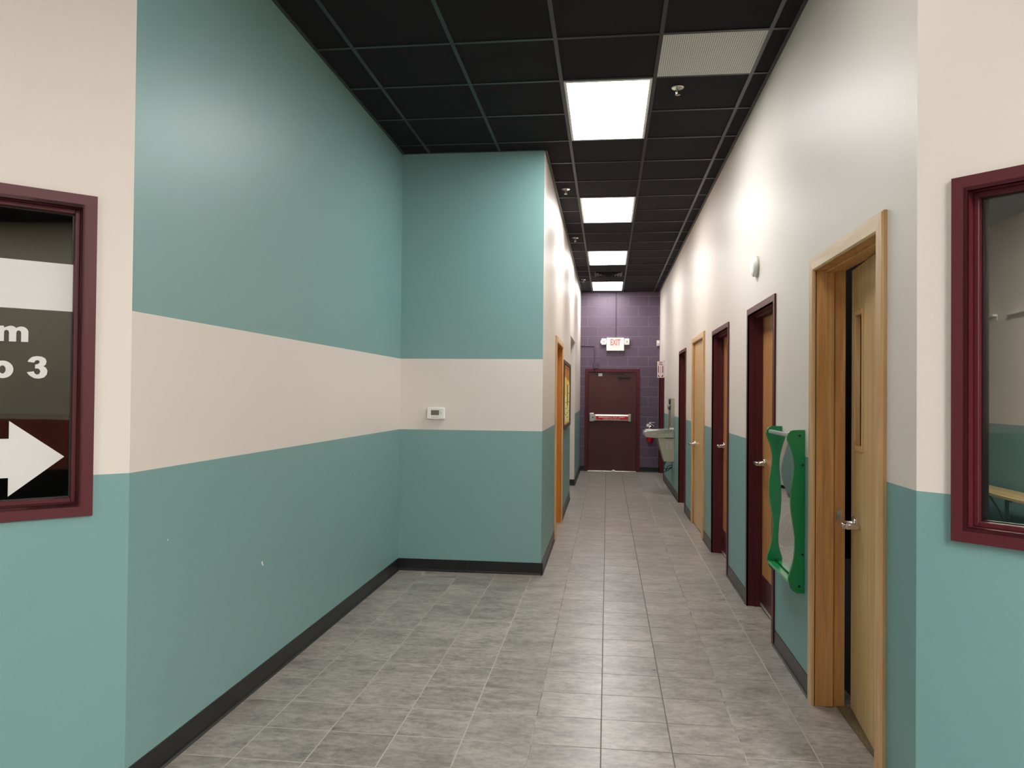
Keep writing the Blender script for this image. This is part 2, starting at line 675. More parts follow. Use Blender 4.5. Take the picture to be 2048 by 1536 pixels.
D7 = (8.185, 9.290, 2.075)      # wood door on the left wall
OP = (11.50, 13.15, 2.397)      # drywall opening to the side hall
wl = MB()
wall_pieces(wl, YA + TH, YE, XL - TH, XL, ZC + .006, [(D7[0] - .02, D7[1] + .02, 0, D7[2] + .02), (OP[0], OP[1], 0, OP[2])], 'y')
struct(wl.build('wall_left', M['two']))
hall = MB()                      # side hall behind the opening
hall.box(-2.4, XL - TH, OP[1], OP[1] + .1, 0, OP[2])
hall.box(-2.4, XL - TH, OP[0] - .1, OP[0], 0, OP[2])
hall.box(-2.5, -2.4, OP[0] - .1, OP[1] + .1, 0, OP[2] + .1)
hall.box(-2.4, XL - TH, OP[0] - .1, OP[1] + .1, OP[2], OP[2] + .1)
hall.box(XL - TH, XL - .0005, OP[1] - .004, OP[1], 0, OP[2])   # cream return of the opening
struct(hall.build('wall_side_hall', M['cream']))

ab = MB()
fs = ab.box(XA - TH, XL, YA, YA + TH, 0, ZC + .006)
ob = ab.build('wall_back_alcove', [M['three'], M['two']])
for p in ob.data.polygons:
    if p.normal.x > .5:
        p.material_index = 1
struct(ob)
al = MB()
al.prism([(XA, YCL), (XA, YA), (XA - TH, YA), (XA - TH, YCL + .058)], 0, ZC + .006, 'z')
struct(al.build('wall_left_alcove', M['three']))

we = MB()
EX0, EX1, EZ = -.385, .577, 1.985   # clear opening of the exit door frame
we.box(XL - TH, EX0 - .02, YE, YE + .2, 0, ZC + .006)
we.box(EX1 + .02, XR + TH, YE, YE + .2, 0, ZC + .006)
we.box(EX0 - .02, EX1 + .02, YE, YE + .2, EZ + .02, ZC + .006)
struct(we.build('wall_end', M['cmu']))

# angled window walls
WL, WR = (.172, 1.30, 1.112, 2.179), (.162, 1.30, 1.112, 2.179)
for name, MM, W_, length in (('wall_left_angled', ML, WL, 2.7), ('wall_right_angled', MR, WR, 4.5)):
    b = MB(MM)
    wall_pieces(b, .058, length, 0, TH, ZC + .006, [(W_[0] - .015, W_[1] + .015, W_[2] - .015, W_[3] + .015)], 'x')
    b.prism([(0, 0), (.058, 0), (.058, TH)], 0, ZC + .006, 'z')
    struct(b.build(name, M['two']))
# the lobby around the camera
lx, ly = XA - 2.7 * K, YCL - 2.7 * K
rx, ry = XR + 4.5 * K, YCR - 4.5 * K
b = MB()
b.box(lx - TH, lx, -5, ly + .1, 0, ZC + .006)
struct(b.build('wall_left_lobby', M['two']))
b = MB()
b.box(rx, rx + TH, -5, ry + .1, 0, ZC + .006)
struct(b.build('wall_right_lobby', M['panelled']))
b = MB()
b.box(lx - TH, rx + TH, -5.14, -5, 0, ZC + .006)
struct(b.build('wall_rear_lobby', M['two']))


# --- rubber cove base
def base_run(name, mb_m, runs):
    """runs: list of (a, b) in the wall's local x; the wall face is local y=0 and the room is at negative y"""
    b = MB(mb_m)
    for a, e in runs:
        b.prism([(-.0, 0), (-.016, 0), (-.016, .003), (-.009, .008), (-.006, .018), (-.0045, .099), (-.003, .101), (0, .101)], a, e, 'x')
    # prism on axis x takes pts as (y, z)
    struct(b.build(name, M['base'], smooth=False))


MWR = basis((XR, 0, 0), (0, 1, 0), (1, 0, 0), (0, 0, 1))
MWL = basis((XL, 0, 0), (0, 1, 0), (-1, 0, 0), (0, 0, 1))
MAL = basis((XA, 0, 0), (0, 1, 0), (-1, 0, 0), (0, 0, 1))
MAB = basis((0, YA, 0), (1, 0, 0), (0, 1, 0), (0, 0, 1))
MEW = basis((0, YE, 0), (1, 0, 0), (0, 1, 0), (0, 0, 1))
base_run('baseboard_right', MWR, [(2.745, 3.03), (4.07, D2[0] - .05), (D2[1] + .05, D3[0] - .05), (D3[1] + .05, D4[0] - .07), (D4[1] + .07, D5[0] - .05), (D5[1] + .05, D6[0] - .05)])
base_run('baseboard_left', MWL, [(YA - .016, D7[0] - .07), (D7[1] + .07, OP[0]), (OP[1] - .016, YE)])
base_run('baseboard_left_alcove', MAL, [(YCL, YA)])
base_run('baseboard_back_alcove', MAB, [(XA, -1.165), (-1.163, XL + .016)])
base_run('baseboard_end', MEW, [(XL, EX0 - .065), (EX1 + .065, XR)])
base_run('baseboard_left_angled', ML, [(0, 2.7)])
base_run('baseboard_right_angled', MR, [(0, 4.5)])
base_run('baseboard_side_hall', basis((0, OP[1] - .004, 0), (1, 0, 0), (0, 1, 0), (0, 0, 1)), [(-2.4, XL)])


# ================================================================== WINDOWS
def window(name, MM, W_, label):
    s0, s1, z0, z1 = W_
    t = thing(name, MM @ Vector(((s0 + s1) / 2, 0, z0)), label, 'window', kind='structure')
    b = MB(MM)
    fo = .048
    d0, d1 = -.015, TH + .015
    # welded steel frame: faces and deep jambs
    for a, e, lo, hi in ((s0 - fo, s0, z0 - fo, z1 + fo), (s1, s1 + fo, z0 - fo, z1 + fo)):
        b.box(a, e, d0, -.0005, lo, hi)
        b.box(a, e, TH + .0005, d1, lo, hi)
    for lo, hi in ((z0 - fo, z0), (z1, z1 + fo)):
        b.box(s0, s1, d0, -.0005, lo, hi)
        b.box(s0, s1, TH + .0005, d1, lo, hi)
    for a, e, lo, hi in ((s0 - .012, s0, z0 - .012, z1 + .012), (s1, s1 + .012, z0 - .012, z1 + .012), (s0, s1, z0 - .012, z0), (s0, s1, z1, z1 + .012)):
        b.box(a, e, d0, d1, lo, hi)
    b.build('window_frame', M['maroon'], t)
    b = MB(MM)
    st = .016
    for p, q in ((.032, .056), (.066, .09)):
        for a, e, lo, hi in ((s0, s0 + st, z0, z1), (s1 - st, s1, z0, z1), (s0 + st, s1 - st, z0, z0 + st), (s0 + st, s1 - st, z1 - st, z1)):
            b.box(a, e, p, q, lo, hi, .002, 1)
    b.build('glazing_stop', M['maroon'], t)
    b = MB(MM)
    for a, e, lo, hi in ((s0 + st, s0 + st + .004, z0 + st, z1 - st), (s1 - st - .004, s1 - st, z0 + st, z1 - st), (s0 + st, s1 - st, z0 + st, z0 + st + .004), (s0 + st, s1 - st, z1 - st - .004, z1 - st)):
        b.box(a, e, .0565, .0655, lo, hi)
    b.build('gasket', M['black'], t)
    b = MB(MM)
    b.box(s0 + .004, s1 - .004, .058, .064, z0 + .004, z1 - .004)
    b.build('glass_pane', M['glass'], t)
    return t


win1 = window('window_1', ML, WL, 'maroon framed window on the left angled wall with a white arrow on its glass')
win2 = window('window_2', MR, WR, 'maroon framed window on the right angled wall looking into a room with a bench')

# white vinyl graphics on the left window (x to the right in view = minus s)
GD0, GD1 = .0545, .0572
b = MB(ML)
b.box(WL[0] + .017, WL[1] - .017, GD0, GD1, 1.8065, 1.979)
b.build('stripe_decal', M['vinyl'], win1, label='white vinyl stripe across the glass')
b = MB(ML)
b.prism([(.2075, 1.2765), (.379, 1.4085), (.379, 1.346), (.78, 1.346), (.78, 1.2085), (.379, 1.2085), (.379, 1.143)], GD0, GD1, 'y')
b.build('arrow_decal', M['vinyl'], win1, label='white arrow pointing right')


def arc(cx, cy, rx_, ry_, a0, a1, n=10):
    return [(cx + rx_ * math.cos(math.radians(a0 + (a1 - a0) * i / n)), cy + ry_ * math.sin(math.radians(a0 + (a1 - a0) * i / n))) for i in range(n + 1)]


def glyph(name, pts, s_right, zbase, hole=None):
    b = MB(ML)
    if hole is None:
        b.prism([(s_right - u, zbase + z) for u, z in pts], GD0, GD1, 'y')
    else:
        n = len(pts)
        lo = [[b._v((s_right - u, d, zbase + z)) for u, z in q] for q in (pts, hole) for d in (GD0, GD1)]
        for i in range(n):
            j = (i + 1) % n
            for A, B in ((lo[0], lo[2]), (lo[1], lo[3]), (lo[0], lo[1]), (lo[2], lo[3])):
                b.bm.faces.new((A[i], A[j], B[j], B[i]))
    return b.build(name, M['vinyl'], win1, label='white vinyl letter' if name != 'digit_decal' else 'white vinyl number 3')


lw, cw, xh = .0217, .0147, .0535
m_pts = [(0, 0), (lw, 0)] + [(lw, .03)] + arc(lw + cw / 2, .031, cw / 2, .0088, 180, 0, 8) + [(lw + cw, 0), (2 * lw + cw, 0), (2 * lw + cw, .03)] \
    + arc(2 * lw + 1.5 * cw, .031, cw / 2, .0088, 180, 0, 8) + [(2 * lw + 2 * cw, 0), (3 * lw + 2 * cw, 0), (3 * lw + 2 * cw, .034)] \
    + arc(3 * lw + 2 * cw - .021, .0345, .021, .0195, 0, 125, 9) + arc(2 * lw + cw - .016, .0345, .0205, .0205, 40, 125, 9) + [(lw - .0005, .0475), (lw - .0005, xh), (0, xh)]
m_pts = [(u - (3 * lw + 2 * cw), z) for u, z in m_pts]
glyph('letter_decal', m_pts, .326, 1.6885)
px3 = [(568, 965), (600, 915), (660, 865), (750, 848), (850, 855), (920, 890), (948, 950), (930, 1015), (885, 1048), (940, 1080), (970, 1140), (955, 1215), (900, 1275), (800, 1300), (700, 1290), (610, 1240), (555, 1175), (695, 1155), (715, 1200), (760, 1220), (805, 1205), (825, 1155), (805, 1110), (765, 1093), (718, 1098), (722, 1015), (765, 1010), (800, 990), (808, 955), (790, 933), (755, 928), (722, 940), (700, 980)]
glyph('digit_decal', [((x - 970) / 415 * .064, (1300 - y) / 452 * .0805) for x, y in px3], .265, 1.559)
glyph('letter_decal', arc(0, .0300, .0322, .0308, 0, 352.5, 47), .4015, 1.5595, arc(0, .0295, .0093, .0143, 0, 352.5, 47))

# --- the rooms behind the two windows
b = MB()
b.box(4.85, 4.97, 4.5, 13.5, 0, ZC + .15)
b.box(1.4, 4.97, 13.5, 13.62, 0, ZC + .15)
struct(b.build('wall_far_right_room', M['two']))
b = MB()
b.box(1.2, 6.2, 2.62, 13.6, ZC + .15, ZC + .2)
struct(b.build('ceiling_right_room', M['speckle']))
b = MB()
pd = Vector((.412, .911, 0))
pn = Vector((-.911, .412, 0))
P0 = Vector((1.245, 2.93, 0))
P1 = P0 + pd * 5.2
q = [P0, P1, P1 + pn * .05, P0 + pn * .05]
b.prism([(v.x, v.y) for v in q], 0, ZC + .15, 'z')
b.box(XR + TH, P1.x, P1.y, P1.y + .1, 0, ZC + .15)
b.box(XR + TH, 1.27, 2.885, 2.935, 0, ZC + .15)  # added strip, blocks light leaking past the partition
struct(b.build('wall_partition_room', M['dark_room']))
b = MB()
q = [P0, P1, P1 - pn * .010, P0 - pn * .010]
b.prism([(v.x, v.y) for v in q], 0.006, ZC + .15, 'z')
struct(b.build('wall_left_right_room', M['two']))
b = MB()
b.box(1.24, 4.85, 2.7, 13.5, .0005, .006)
struct(b.build('floor_right_room', M['dark_carpet']))
b = MB()
b.box(1.126, 1.24, 3.09, 4.01, .0005, .007)
struct(b.build('floor_doorway_carpet', M['carpet']))

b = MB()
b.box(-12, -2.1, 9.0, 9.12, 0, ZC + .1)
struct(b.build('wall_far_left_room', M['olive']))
b = MB()
b.box(-12, -1.93, 2.9, 9.1, 2.8, 2.9)
b.box(-12, -3.8, .6, 2.9, 2.8, 2.9)
struct(b.build('ceiling_left_room', M['olive_ceiling']))
b = MB()
b.box(-12, -7.5, .6, 9.1, -.08, .0)
b.box(-7.5, -2.0, 2.9, 9.0, .0005, .005)
struct(b.build('floor_left_room', M['dark_carpet']))
b = MB()
b.box(-12.1, -12, .6, 9.1, 0, ZC + .2)
b.box(-12, -3.85, .5, .6, 0, ZC + .2)
struct(b.build('wall_side_left_room', M['olive']))


def room_fill_light(name, x0, x1, y0, y1, z, m, label):
    t = thing(name, ((x0 + x1) / 2, (y0 + y1) / 2, z), label, 'light')
    b = MB()
    b.box(x0 + .02, x1 - .02, y0 + .02, y1 - .02, z - .012, z - .008)
    b.build('diffuser', m, t)
    b = MB()
    for q in ((x0, x0 + .022, y0, y1), (x1 - .022, x1, y0, y1), (x0 + .022, x1 - .022, y0, y0 + .022), (x0 + .022, x1 - .022, y1 - .022, y1)):
        b.box(*q, z - .014, z)
    b.box(x0, x1, y0, y1, z - .007, z)
    b.build('light_frame', M['white_paint'], t)
    return t


room_fill_light('room_light', 3.0, 3.6, 6.4, 7.6, ZC + .149, M['dim_lamp'], 'ceiling light in the room behind the right window')  # lamp added out of view to brighten the room behind the glass
room_fill_light('room_light', -9.8, -9.2, 3.4, 4.6, 2.799, M['faint_lamp'], 'dim ceiling light in the room behind the left window')  # unseen lamp put in to lift the dark room behind the glass

# bench behind the right window
t = thing('bench', (4.54, 9.2, 0), 'wooden bench with black steel legs seen through the right window', 'bench')
b = MB()
for k in range(2):
    b.box(4.335 + k * .2, 4.525 + k * .2, 7.6, 11.2, .415, .452, .004, 1)
b.build('seat_plank', M['bench_wood'], t)
for y in (8.4, 9.2, 10.7):
    b = MB()
    for x in (4.38, 4.69):
        b.box(x - .015, x + .015, y - .015, y + .015, .006, .415)
    b.box(4.38, 4.69, y - .012, y + .012, .385, .415)
    b.tube([(4.40, y + .02, .13), (4.40, y + .45 if y < 10 else y - .45, .41)], .011, 8)
    b.build('leg', M['black'], t)
for y0, y1, z, lab in ((10.42, 10.62, 2.57, 'short white ledge on the far wall behind the right window, beside the frame'), (9.62, 10.09, 2.55, 'longer white ledge on the far wall behind the right window, nearer the photo edge')):
    b = MB()
    b.box(4.79, 4.8495, y0, y1, z - .015, z + .012, .003, 1)
    b.box(4.842, 4.8495, y0, y1, z - .06, z - .012, .002, 1)
    tag(b.build('wall_ledge', M['white_paint']), lab, 'ledge', 'white ledges behind the right window')


# ================================================================== DOORS
def steel_door(num, D, side, label, plane=XR, leaf='oak', kick=True, lever=True, far_only=False):
    """hollow metal frame and leaf in the right wall; the leaf sits at the room side of the frame"""
    y0, y1, zt = D
    t = thing('door_%d' % num, (plane + .07, (y0 + y1) / 2, 0), label, 'door', kind='structure')
    b = MB()
    xf, xb = plane - .011, plane + TH + .011
    fw_ = .05
    far_w = min(fw_, YE - .012 - y1)
    for xa_, xb_ in ((xf, plane - .0005), (plane + TH + .0005, xb)):
        b.box(xa_, xb_, y0 - fw_, y0, 0.0005, zt + fw_)
        b.box(xa_, xb_, y1, y1 + far_w, 0.0005, zt + fw_)
        b.box(xa_, xb_, y0, y1, zt, zt + fw_)
    b.box(xf, xb, y0 - .008, y0, .0005, zt + .008)
    b.box(xf, xb, y1, y1 + .008, .0005, zt + .008)
    b.box(xf, xb, y0, y1, zt, zt + .008)
    st = .016
    sx0, sx1 = plane + .045, plane + .093
    b.box(sx0, sx1, y0, y0 + st, .0005, zt)
    b.box(sx0, sx1, y1 - st, y1, .0005, zt)
    b.box(sx0, sx1, y0 + st, y1 - st, zt - st, zt)
    b.build('door_frame', M['maroon'], t)
    b = MB()
    lx0, lx1 = plane + .095, plane + .139
    b.box(lx0, lx1, y0 + .003, y1 - .003, .012, zt - .003, .002, 1)
    lf = b.build('door_leaf', M[leaf], t)
    if kick:
        b = MB()
        b.box(lx0 - .0025, lx0 - .0003, y0 + .03, y1 - .02, .03, .235, .0008, 1)
        kp = b.build('kick_plate', M['maroon_door'], lf)
        for yy in (y1 - .035, (y0 + y1) / 2, y0 + .045):
            for zz in (.045, .22):
                b = MB()
                b.lathe([(.004, 0), (.004, -.001), (0, -.0022)], (lx0 - .0025, yy, zz), 'x', 10)
                b.build('screw', M['chrome'], kp)
        b = MB()
        b.box(lx0 - .012, lx0 - .0026, y0 + .004, y1 - .004, .012, .03, .003, 1)
        b.build('door_sweep', M['alum'], lf)
    if lever:
        lever_handle(lf, lx0, y1 - .075, 1.045)
    return t


def lever_handle(parent, x, y, z, tilt=None):
    """lever on a face whose outward normal is -X: rose, stem, bar toward -Y with an end returning to the door"""
    mt = tilt or Matrix()
    b = MB(mt)
    b.lathe([(.033, 0), (.033, -.006), (.030, -.010), (.014, -.011), (.012, -.014), (.0105, -.056)], (x, y, z), 'x', 24)
    b.box(x - .076, x - .052, y - .118, y + .014, z - .012, z + .012, .003, 1)
    b.box(x - .060, x - .004, y - .128, y - .108, z - .012, z + .012, .003, 1)
    return b.build('door_handle', M['chrome'], parent, smooth=True, label='satin chrome lever handle')


steel_door(2, D2, 1, 'maroon framed oak door with a kick plate, just beyond the green mirror panel')
steel_door(3, D3, 1, 'maroon framed oak door on the right wall, between the two pale wood doors')
steel_door(5, D5, 1, 'maroon framed doorway on the right wall, beside the drinking fountain', kick=False, lever=False)
steel_door(6, D6, 1, 'maroon doorway at the far right corner under the fire sign', kick=False, lever=False, leaf='maroon_door')


def wood_casing(t, X, y0, y1, zt, sgn=-1, w=.072, th=.02, m='birch_trim', mh='birch_trim_h'):
    """mitred casing on the wall face X; sgn = direction of the room"""
    xi, xo = X + sgn * .0005, X + sgn * th
    ch = .007

    def piece(pts4, name, mm):
        # pts4: outer a, outer b, inner b, inner a  in (y,z); chamfer long edges
        oa, ob_, ib, ia = [Vector((0,) + p) for p in pts4]
        b = MB()
        na = (ia - oa).normalized()
        nb = (ib - ob_).normalized()
        prof = [(0, xi), (0, xo + -sgn * ch), (ch, xo), ((ia - oa).length * 0 + 1, None)]
        rings = []
        for o, i in ((oa, ia), (ob_, ib)):
            d = (i - o)
            L_ = d.length
            d.normalize()
            k = L_ / w
            ring = []
            for off, x in ((0, xi), (0, xo - sgn * ch), (ch * k, xo), (L_ - ch * k, xo), (L_, xo - sgn * ch), (L_, xi)):
                p = o + d * off
                ring.append(b._v((x, p.y, p.z)))
            rings.append(ring)
        A, B = rings
        n = len(A)
        for k in range(n):
            b.bm.faces.new((A[k], A[(k + 1) % n], B[(k + 1) % n], B[k]))
        b.bm.faces.new(A)
        b.bm.faces.new(B[::-1])
        b.build(name, mm, t)
    piece(((y0 - w, .001), (y0 - w, zt + w), (y0, zt), (y0, .001)), 'casing', M[m])
    piece(((y1 + w, .001), (y1 + w, zt + w), (y1, zt), (y1, .001)), 'casing', M[m])
    piece(((y0 - w, zt + w), (y1 + w, zt + w), (y1, zt), (y0, zt)), 'head_casing', M[mh])


# --- door 1: the pale wood door nearest the camera, standing a little ajar into a dark room
t = thing('door_1', (XR + .07, 3.55, 0), 'pale wood door nearest the camera on the right wall, slightly ajar', 'door', kind='structure')
wood_casing(t, XR, D1[0], D1[1], D1[2])
b = MB()
jx0, jx1 = XR - .004, XR + .138
for a, e in ((D1[0] - .019, D1[0]), (D1[1], D1[1] + .019)):
    b.box(jx0, jx1, a, e, .001, D1[2] + .019)
b.box(jx0, jx1, D1[0], D1[1], D1[2], D1[2] + .019)
b.build('jamb', M['jamb_wood'], t)
b = MB()
b.box(XR + .040, XR + .082, D1[1] - .012, D1[1], .004, D1[2], .0015, 1)
b.box(XR + .030, XR + .050, D1[0], D1[0] + .010, .001, D1[2], .0015, 1)
b.box(XR + .040, XR + .082, D1[0] + .01, D1[1] - .012, D1[2] - .012, D1[2], .0015, 1)
b.build('door_stop', M['jamb_wood'], t)
b = MB()
b.box(XR + .096, XR + .126, D1[1] - .002, D1[1] + .001, .905, .965, .0008, 1)
b.box(XR + .104, XR + .118, D1[1] - .0035, D1[1], .92, .95)
b.build('strike_plate', M['chrome'], t)
# leaf: local y from the hinge along the leaf, local x outward normal into the room
hx, hy = XR + .080, D1[0] + .012
dv = Vector((.093, .9957, 0)).normalized()
ML1 = basis((hx, hy, 0), (dv.y, -dv.x, 0), (dv.x, dv.y, 0), (0, 0, 1))
LW = .885
b = MB(ML1)
v0, v1, vz0, vz1 = .627, .808, 1.27, 1.93     # vision panel hole
for q in ((0, v0, .012, D1[2] - .004), (v1, LW, .012, D1[2] - .004), (v0, v1, .012, vz0), (v0, v1, vz1, D1[2] - .004)):
    b.box(0, .044, q[0], q[1], q[2], q[3])
leaf1 = b.build('door_leaf', M['birch'], t)
b = MB(ML1)
for q in ((v0 - .004, v0 + .022, vz0 - .004, vz1 + .004), (v1 - .022, v1 + .004, vz0 - .004, vz1 + .004), (v0 + .022, v1 - .022, vz0 - .004, vz0 + .022), (v0 + .022, v1 - .022, vz1 - .022, vz1 + .004)):
    b.box(-.006, .02, q[0], q[1], q[2], q[3], .002, 1)
b.build('vision_panel_bead', M['birch_trim'], leaf1)
b = MB(ML1)
b.box(.022, .027, v0, v1, vz0, vz1)
b.build('vision_panel_glass', M['glass'], leaf1)
lever_handle(leaf1, 0, LW - .075, .917, ML1)
b = MB(ML1)
b.box(.008, .036, LW - .0005, LW + .001, .865, .97)
b.box(.014, .028, LW, LW + .008, .907, .927, .002, 1)
b.build('latch', M['chrome'], leaf1)

# --- door 4: narrow-looking pale wood door, leaf flush with the corridor wall
t = thing('door_4', (XR + .03, 9.0, 0), 'pale wood door on the right wall, between the two maroon framed doorways', 'door', kind='structure')
wood_casing(t, XR, D4[0], D4[1], D4[2], w=.07)
b = MB()
for a, e in ((D4[0] - .019, D4[0]), (D4[1], D4[1] + .019)):
    b.box(XR - .003, XR + TH, a, e, .001, D4[2] + .019)
b.box(XR - .003, XR + TH, D4[0], D4[1], D4[2], D4[2] + .019)
b.build('jamb', M['jamb_wood'], t)
b = MB()
b.box(XR + .012, XR + .056, D4[0] + .003, D4[1] - .003, .012, D4[2] - .003, .002, 1)
lf = b.build('door_leaf', M['birch'], t)
lever_handle(lf, XR + .012, D4[1] - .075, .955)
for z in (.25, 1.09, 1.9):
    b = MB()
    b.tube([(XR + .004, D4[0] + .002, z - .05), (XR + .004, D4[0] + .002, z + .05)], .007, 10)
    b.build('hinge', M['brown_metal'], lf)

# --- door 7: amber wood door on the left wall
t = thing('door_7', (XL - .05, 8.74, 0), 'amber wood doorway on the left corridor wall, before the notice board', 'door', kind='structure')
wood_casing(t, XL, D7[0], D7[1], D7[2], sgn=1, w=.065)
b = MB()
for a, e in ((D7[0] - .019, D7[0]), (D7[1], D7[1] + .019)):
    b.box(XL - TH, XL + .004, a, e, .001, D7[2] + .019)
b.box(XL - TH, XL + .004, D7[0], D7[1], D7[2], D7[2] + .019)
b.build('jamb', M['orange_wood'], t)
b = MB()
b.box(XL - .085, XL - .045, D7[1] - .012, D7[1], .001, D7[2], .0015, 1)
b.box(XL - .085, XL - .045, D7[0], D7[0] + .012, .001, D7[2], .0015, 1)
b.box(XL - .085, XL - .045, D7[0], D7[1], D7[2] - .012, D7[2], .0015, 1)
b.build('door_stop', M['orange_wood'], t)
b = MB()
b.box(XL - .132, XL - .088, D7[0] + .003, D7[1] - .003, .012, D7[2] - .003, .002, 1)
b.build('door_leaf', M['orange_wood'], t)

# --- door 8: the maroon emergency exit in the end wall
t = thing('door_8', ((EX0 + EX1) / 2, YE, 0), 'maroon emergency exit door with a push bar at the corridor end', 'door', kind='structure')
b = MB()
fw_ = .064
b.box(EX0 - fw_, EX0, YE - .014, YE + .15, .0005, EZ + fw_)
b.box(EX1, EX1 + fw_, YE - .014, YE + .15, .0005, EZ + fw_)
b.box(EX0, EX1, YE - .014, YE + .15, EZ, EZ + fw_)
b.box(EX0, EX0 + .016, YE + .07, YE + .15, .0005, EZ)
b.box(EX1 - .016, EX1, YE + .07, YE + .15, .0005, EZ)
b.box(EX0, EX1, YE + .07, YE + .15, EZ - .016, EZ)
b.build('door_frame', M['maroon'], t)
b = MB()
b.box(EX0 + .004, EX1 - .004, YE + .022, YE + .067, .014, EZ - .004, .002, 1)
lf = b.build('door_leaf', M['maroon_door'], t)
yf = YE + .022
# push bar
b = MB()
b.prism([(yf - .0005, 1.012), (yf - .046, 1.014), (yf - .062, 1.028), (yf - .062, 1.112), (yf - .050, 1.136), (yf - .0005, 1.138)], -.25, .43, 'x', .002)
pb = b.build('push_bar', M['alum'], lf)
b = MB()
b.box(-.352, -.262, yf - .066, yf - .0004, .998, 1.164, .006, 2)
b.box(-.262, -.232, yf - .068, yf - .004, 1.018, 1.128, .004, 1)
b.build('bar_head_housing', M['chrome'], pb)
b = MB()
b.lathe([(.011, 0), (.011, -.003), (.008, -.004), (0, -.004)], (-.285, yf - .066, 1.078), 'y', 16)
b.build('key_cylinder', M['black'], pb)
b = MB()
b.box(.415, .470, yf - .070, yf - .0004, 1.0, 1.148, .006, 2)
b.build('bar_end_cap', M['steel'], pb)
b = MB()
b.box(-.226, .412, yf - .0645, yf - .0618, 1.032, 1.104)
lb = b.build('bar_label', M['label_red'], pb)
mt = basis((.09, yf - .0652, 1.0835), (1, 0, 0), (0, 0, 1), (0, -1, 0))
text_mesh('label_text', 'EMERGENCY EXIT ONLY', .036, mt, M['print_pink'], pb, .0009, width=.52)
mt = basis((.085, yf - .0652, 1.0505), (1, 0, 0), (0, 0, 1), (0, -1, 0))
text_mesh('label_text', 'ALARM WILL SOUND', .026, mt, M['print_pink'], pb, .0005, width=.34)
# closer, alarm contact, bright strip for the daylight under the door
b = MB()
b.box(.21, .46, yf - .05, yf - .0004, 1.865, 1.912, .006, 2)
cl = b.build('door_closer', M['brown_metal'], lf)
b = MB()
b.box(.30, .325, yf - .055, yf - .03, 1.912, 1.962, .003, 1)
b.box(.04, .325, yf - .050, yf - .036, 1.952, 1.966, .002, 1)
b.box(.04, .075, yf - .06, yf - .002, 1.955, 1.975, .002, 1)
b.build('closer_arm', M['brown_metal'], cl)
b = MB()
b.box(-.183, -.103, yf - .014, yf - .0004, 1.905, 1.928, .002, 1)
b.box(-.183, -.103, yf - .016, yf - .0004, 1.935, 1.958, .002, 1)
b.build('alarm_contact', M['alum'], lf)
b = MB()
b.box(EX0, EX1, YE - .02, YE + .15, .0005, .011, .003, 1)
b.build('threshold', M['alum'], t)  # bright metal strip stands in for daylight leaking under the door
b = MB()
b.lathe([(.036, 0), (.034, .012), (.02, .02), (0, .022)], (.13, YE - .008, .0115), 'z', 20)
b.build('door_bumper', M['white_plastic'], t)  # white disc stands in for the glare of daylight at the door foot

# ================================================================== CEILING THINGS
def ceiling_light(k, j0, label, m):
    FX0, FX1 = CX + k * CT + gw + .003, CX + (k + 1) * CT - gw - .003
    y0 = CY + j0 * CT + gw + .003
    y1 = y0 + 2 * CT - 2 * (gw + .003)
    t = thing('ceiling_light', ((FX0 + FX1) / 2, (y0 + y1) / 2, ZC), label, 'light', 'recessed lights along the corridor ceiling')
    fr = .018
    b = MB()
    for q in ((FX0, FX0 + fr, y0, y1), (FX1 - fr, FX1, y0, y1), (FX0 + fr, FX1 - fr, y0, y0 + fr), (FX0 + fr, FX1 - fr, y1 - fr, y1)):
        b.box(*q, ZC - .004, ZC + .006)
    b.build('light_frame', M['white_paint'], t)
    b = MB()
    b.box(FX0 + fr, FX1 - fr, y0 + fr, y1 - fr, ZC - .001, ZC + .003)
    b.build('diffuser', m, t)
    return t


for j0, lab in ((1, 'recessed light panel nearest the camera, largest of the corridor lights'), (6, 'second recessed light panel along the corridor, above the amber door'),
                (11, 'third recessed light panel along the corridor, just before the ceiling vent'), (16, 'recessed light panel at the corridor end, beyond the ceiling vent')):
    ceiling_light(0, j0, lab, M['lamp'] if j0 == 1 else M['far_lamp'])
for k, j0, lab in ((0, -4, 'recessed light panel above the corridor mouth'), (-4, -9, 'recessed light panel over the left of the lobby'),
                   (3, -9, 'recessed light panel over the right of the lobby'), (4, -12, 'recessed light panel in the middle row over the right of the lobby, inner one'),
                   (5, -10, 'recessed light panel beside the right angled lobby wall'), (5, -13, 'recessed light panel in the middle row over the right of the lobby, outer one'),
                   (5, -15, 'recessed light panel at the rear right of the lobby')):
    ceiling_light(k, j0, lab, M['lobby_lamp'] if k > 0 else M['soft_lamp' if k else 'mouth_lamp'])  # all but the mouth panel are added to light the walls from behind

# white perforated return panel
t = thing('ceiling_grille', (CX + 1.5 * CT, CY + .5 * CT, ZC), 'white perforated square panel in the black ceiling', 'vent')
gx0, gx1, gy0, gy1 = CX + CT + gw, CX + 2 * CT - gw, CY + gw, CY + CT - gw


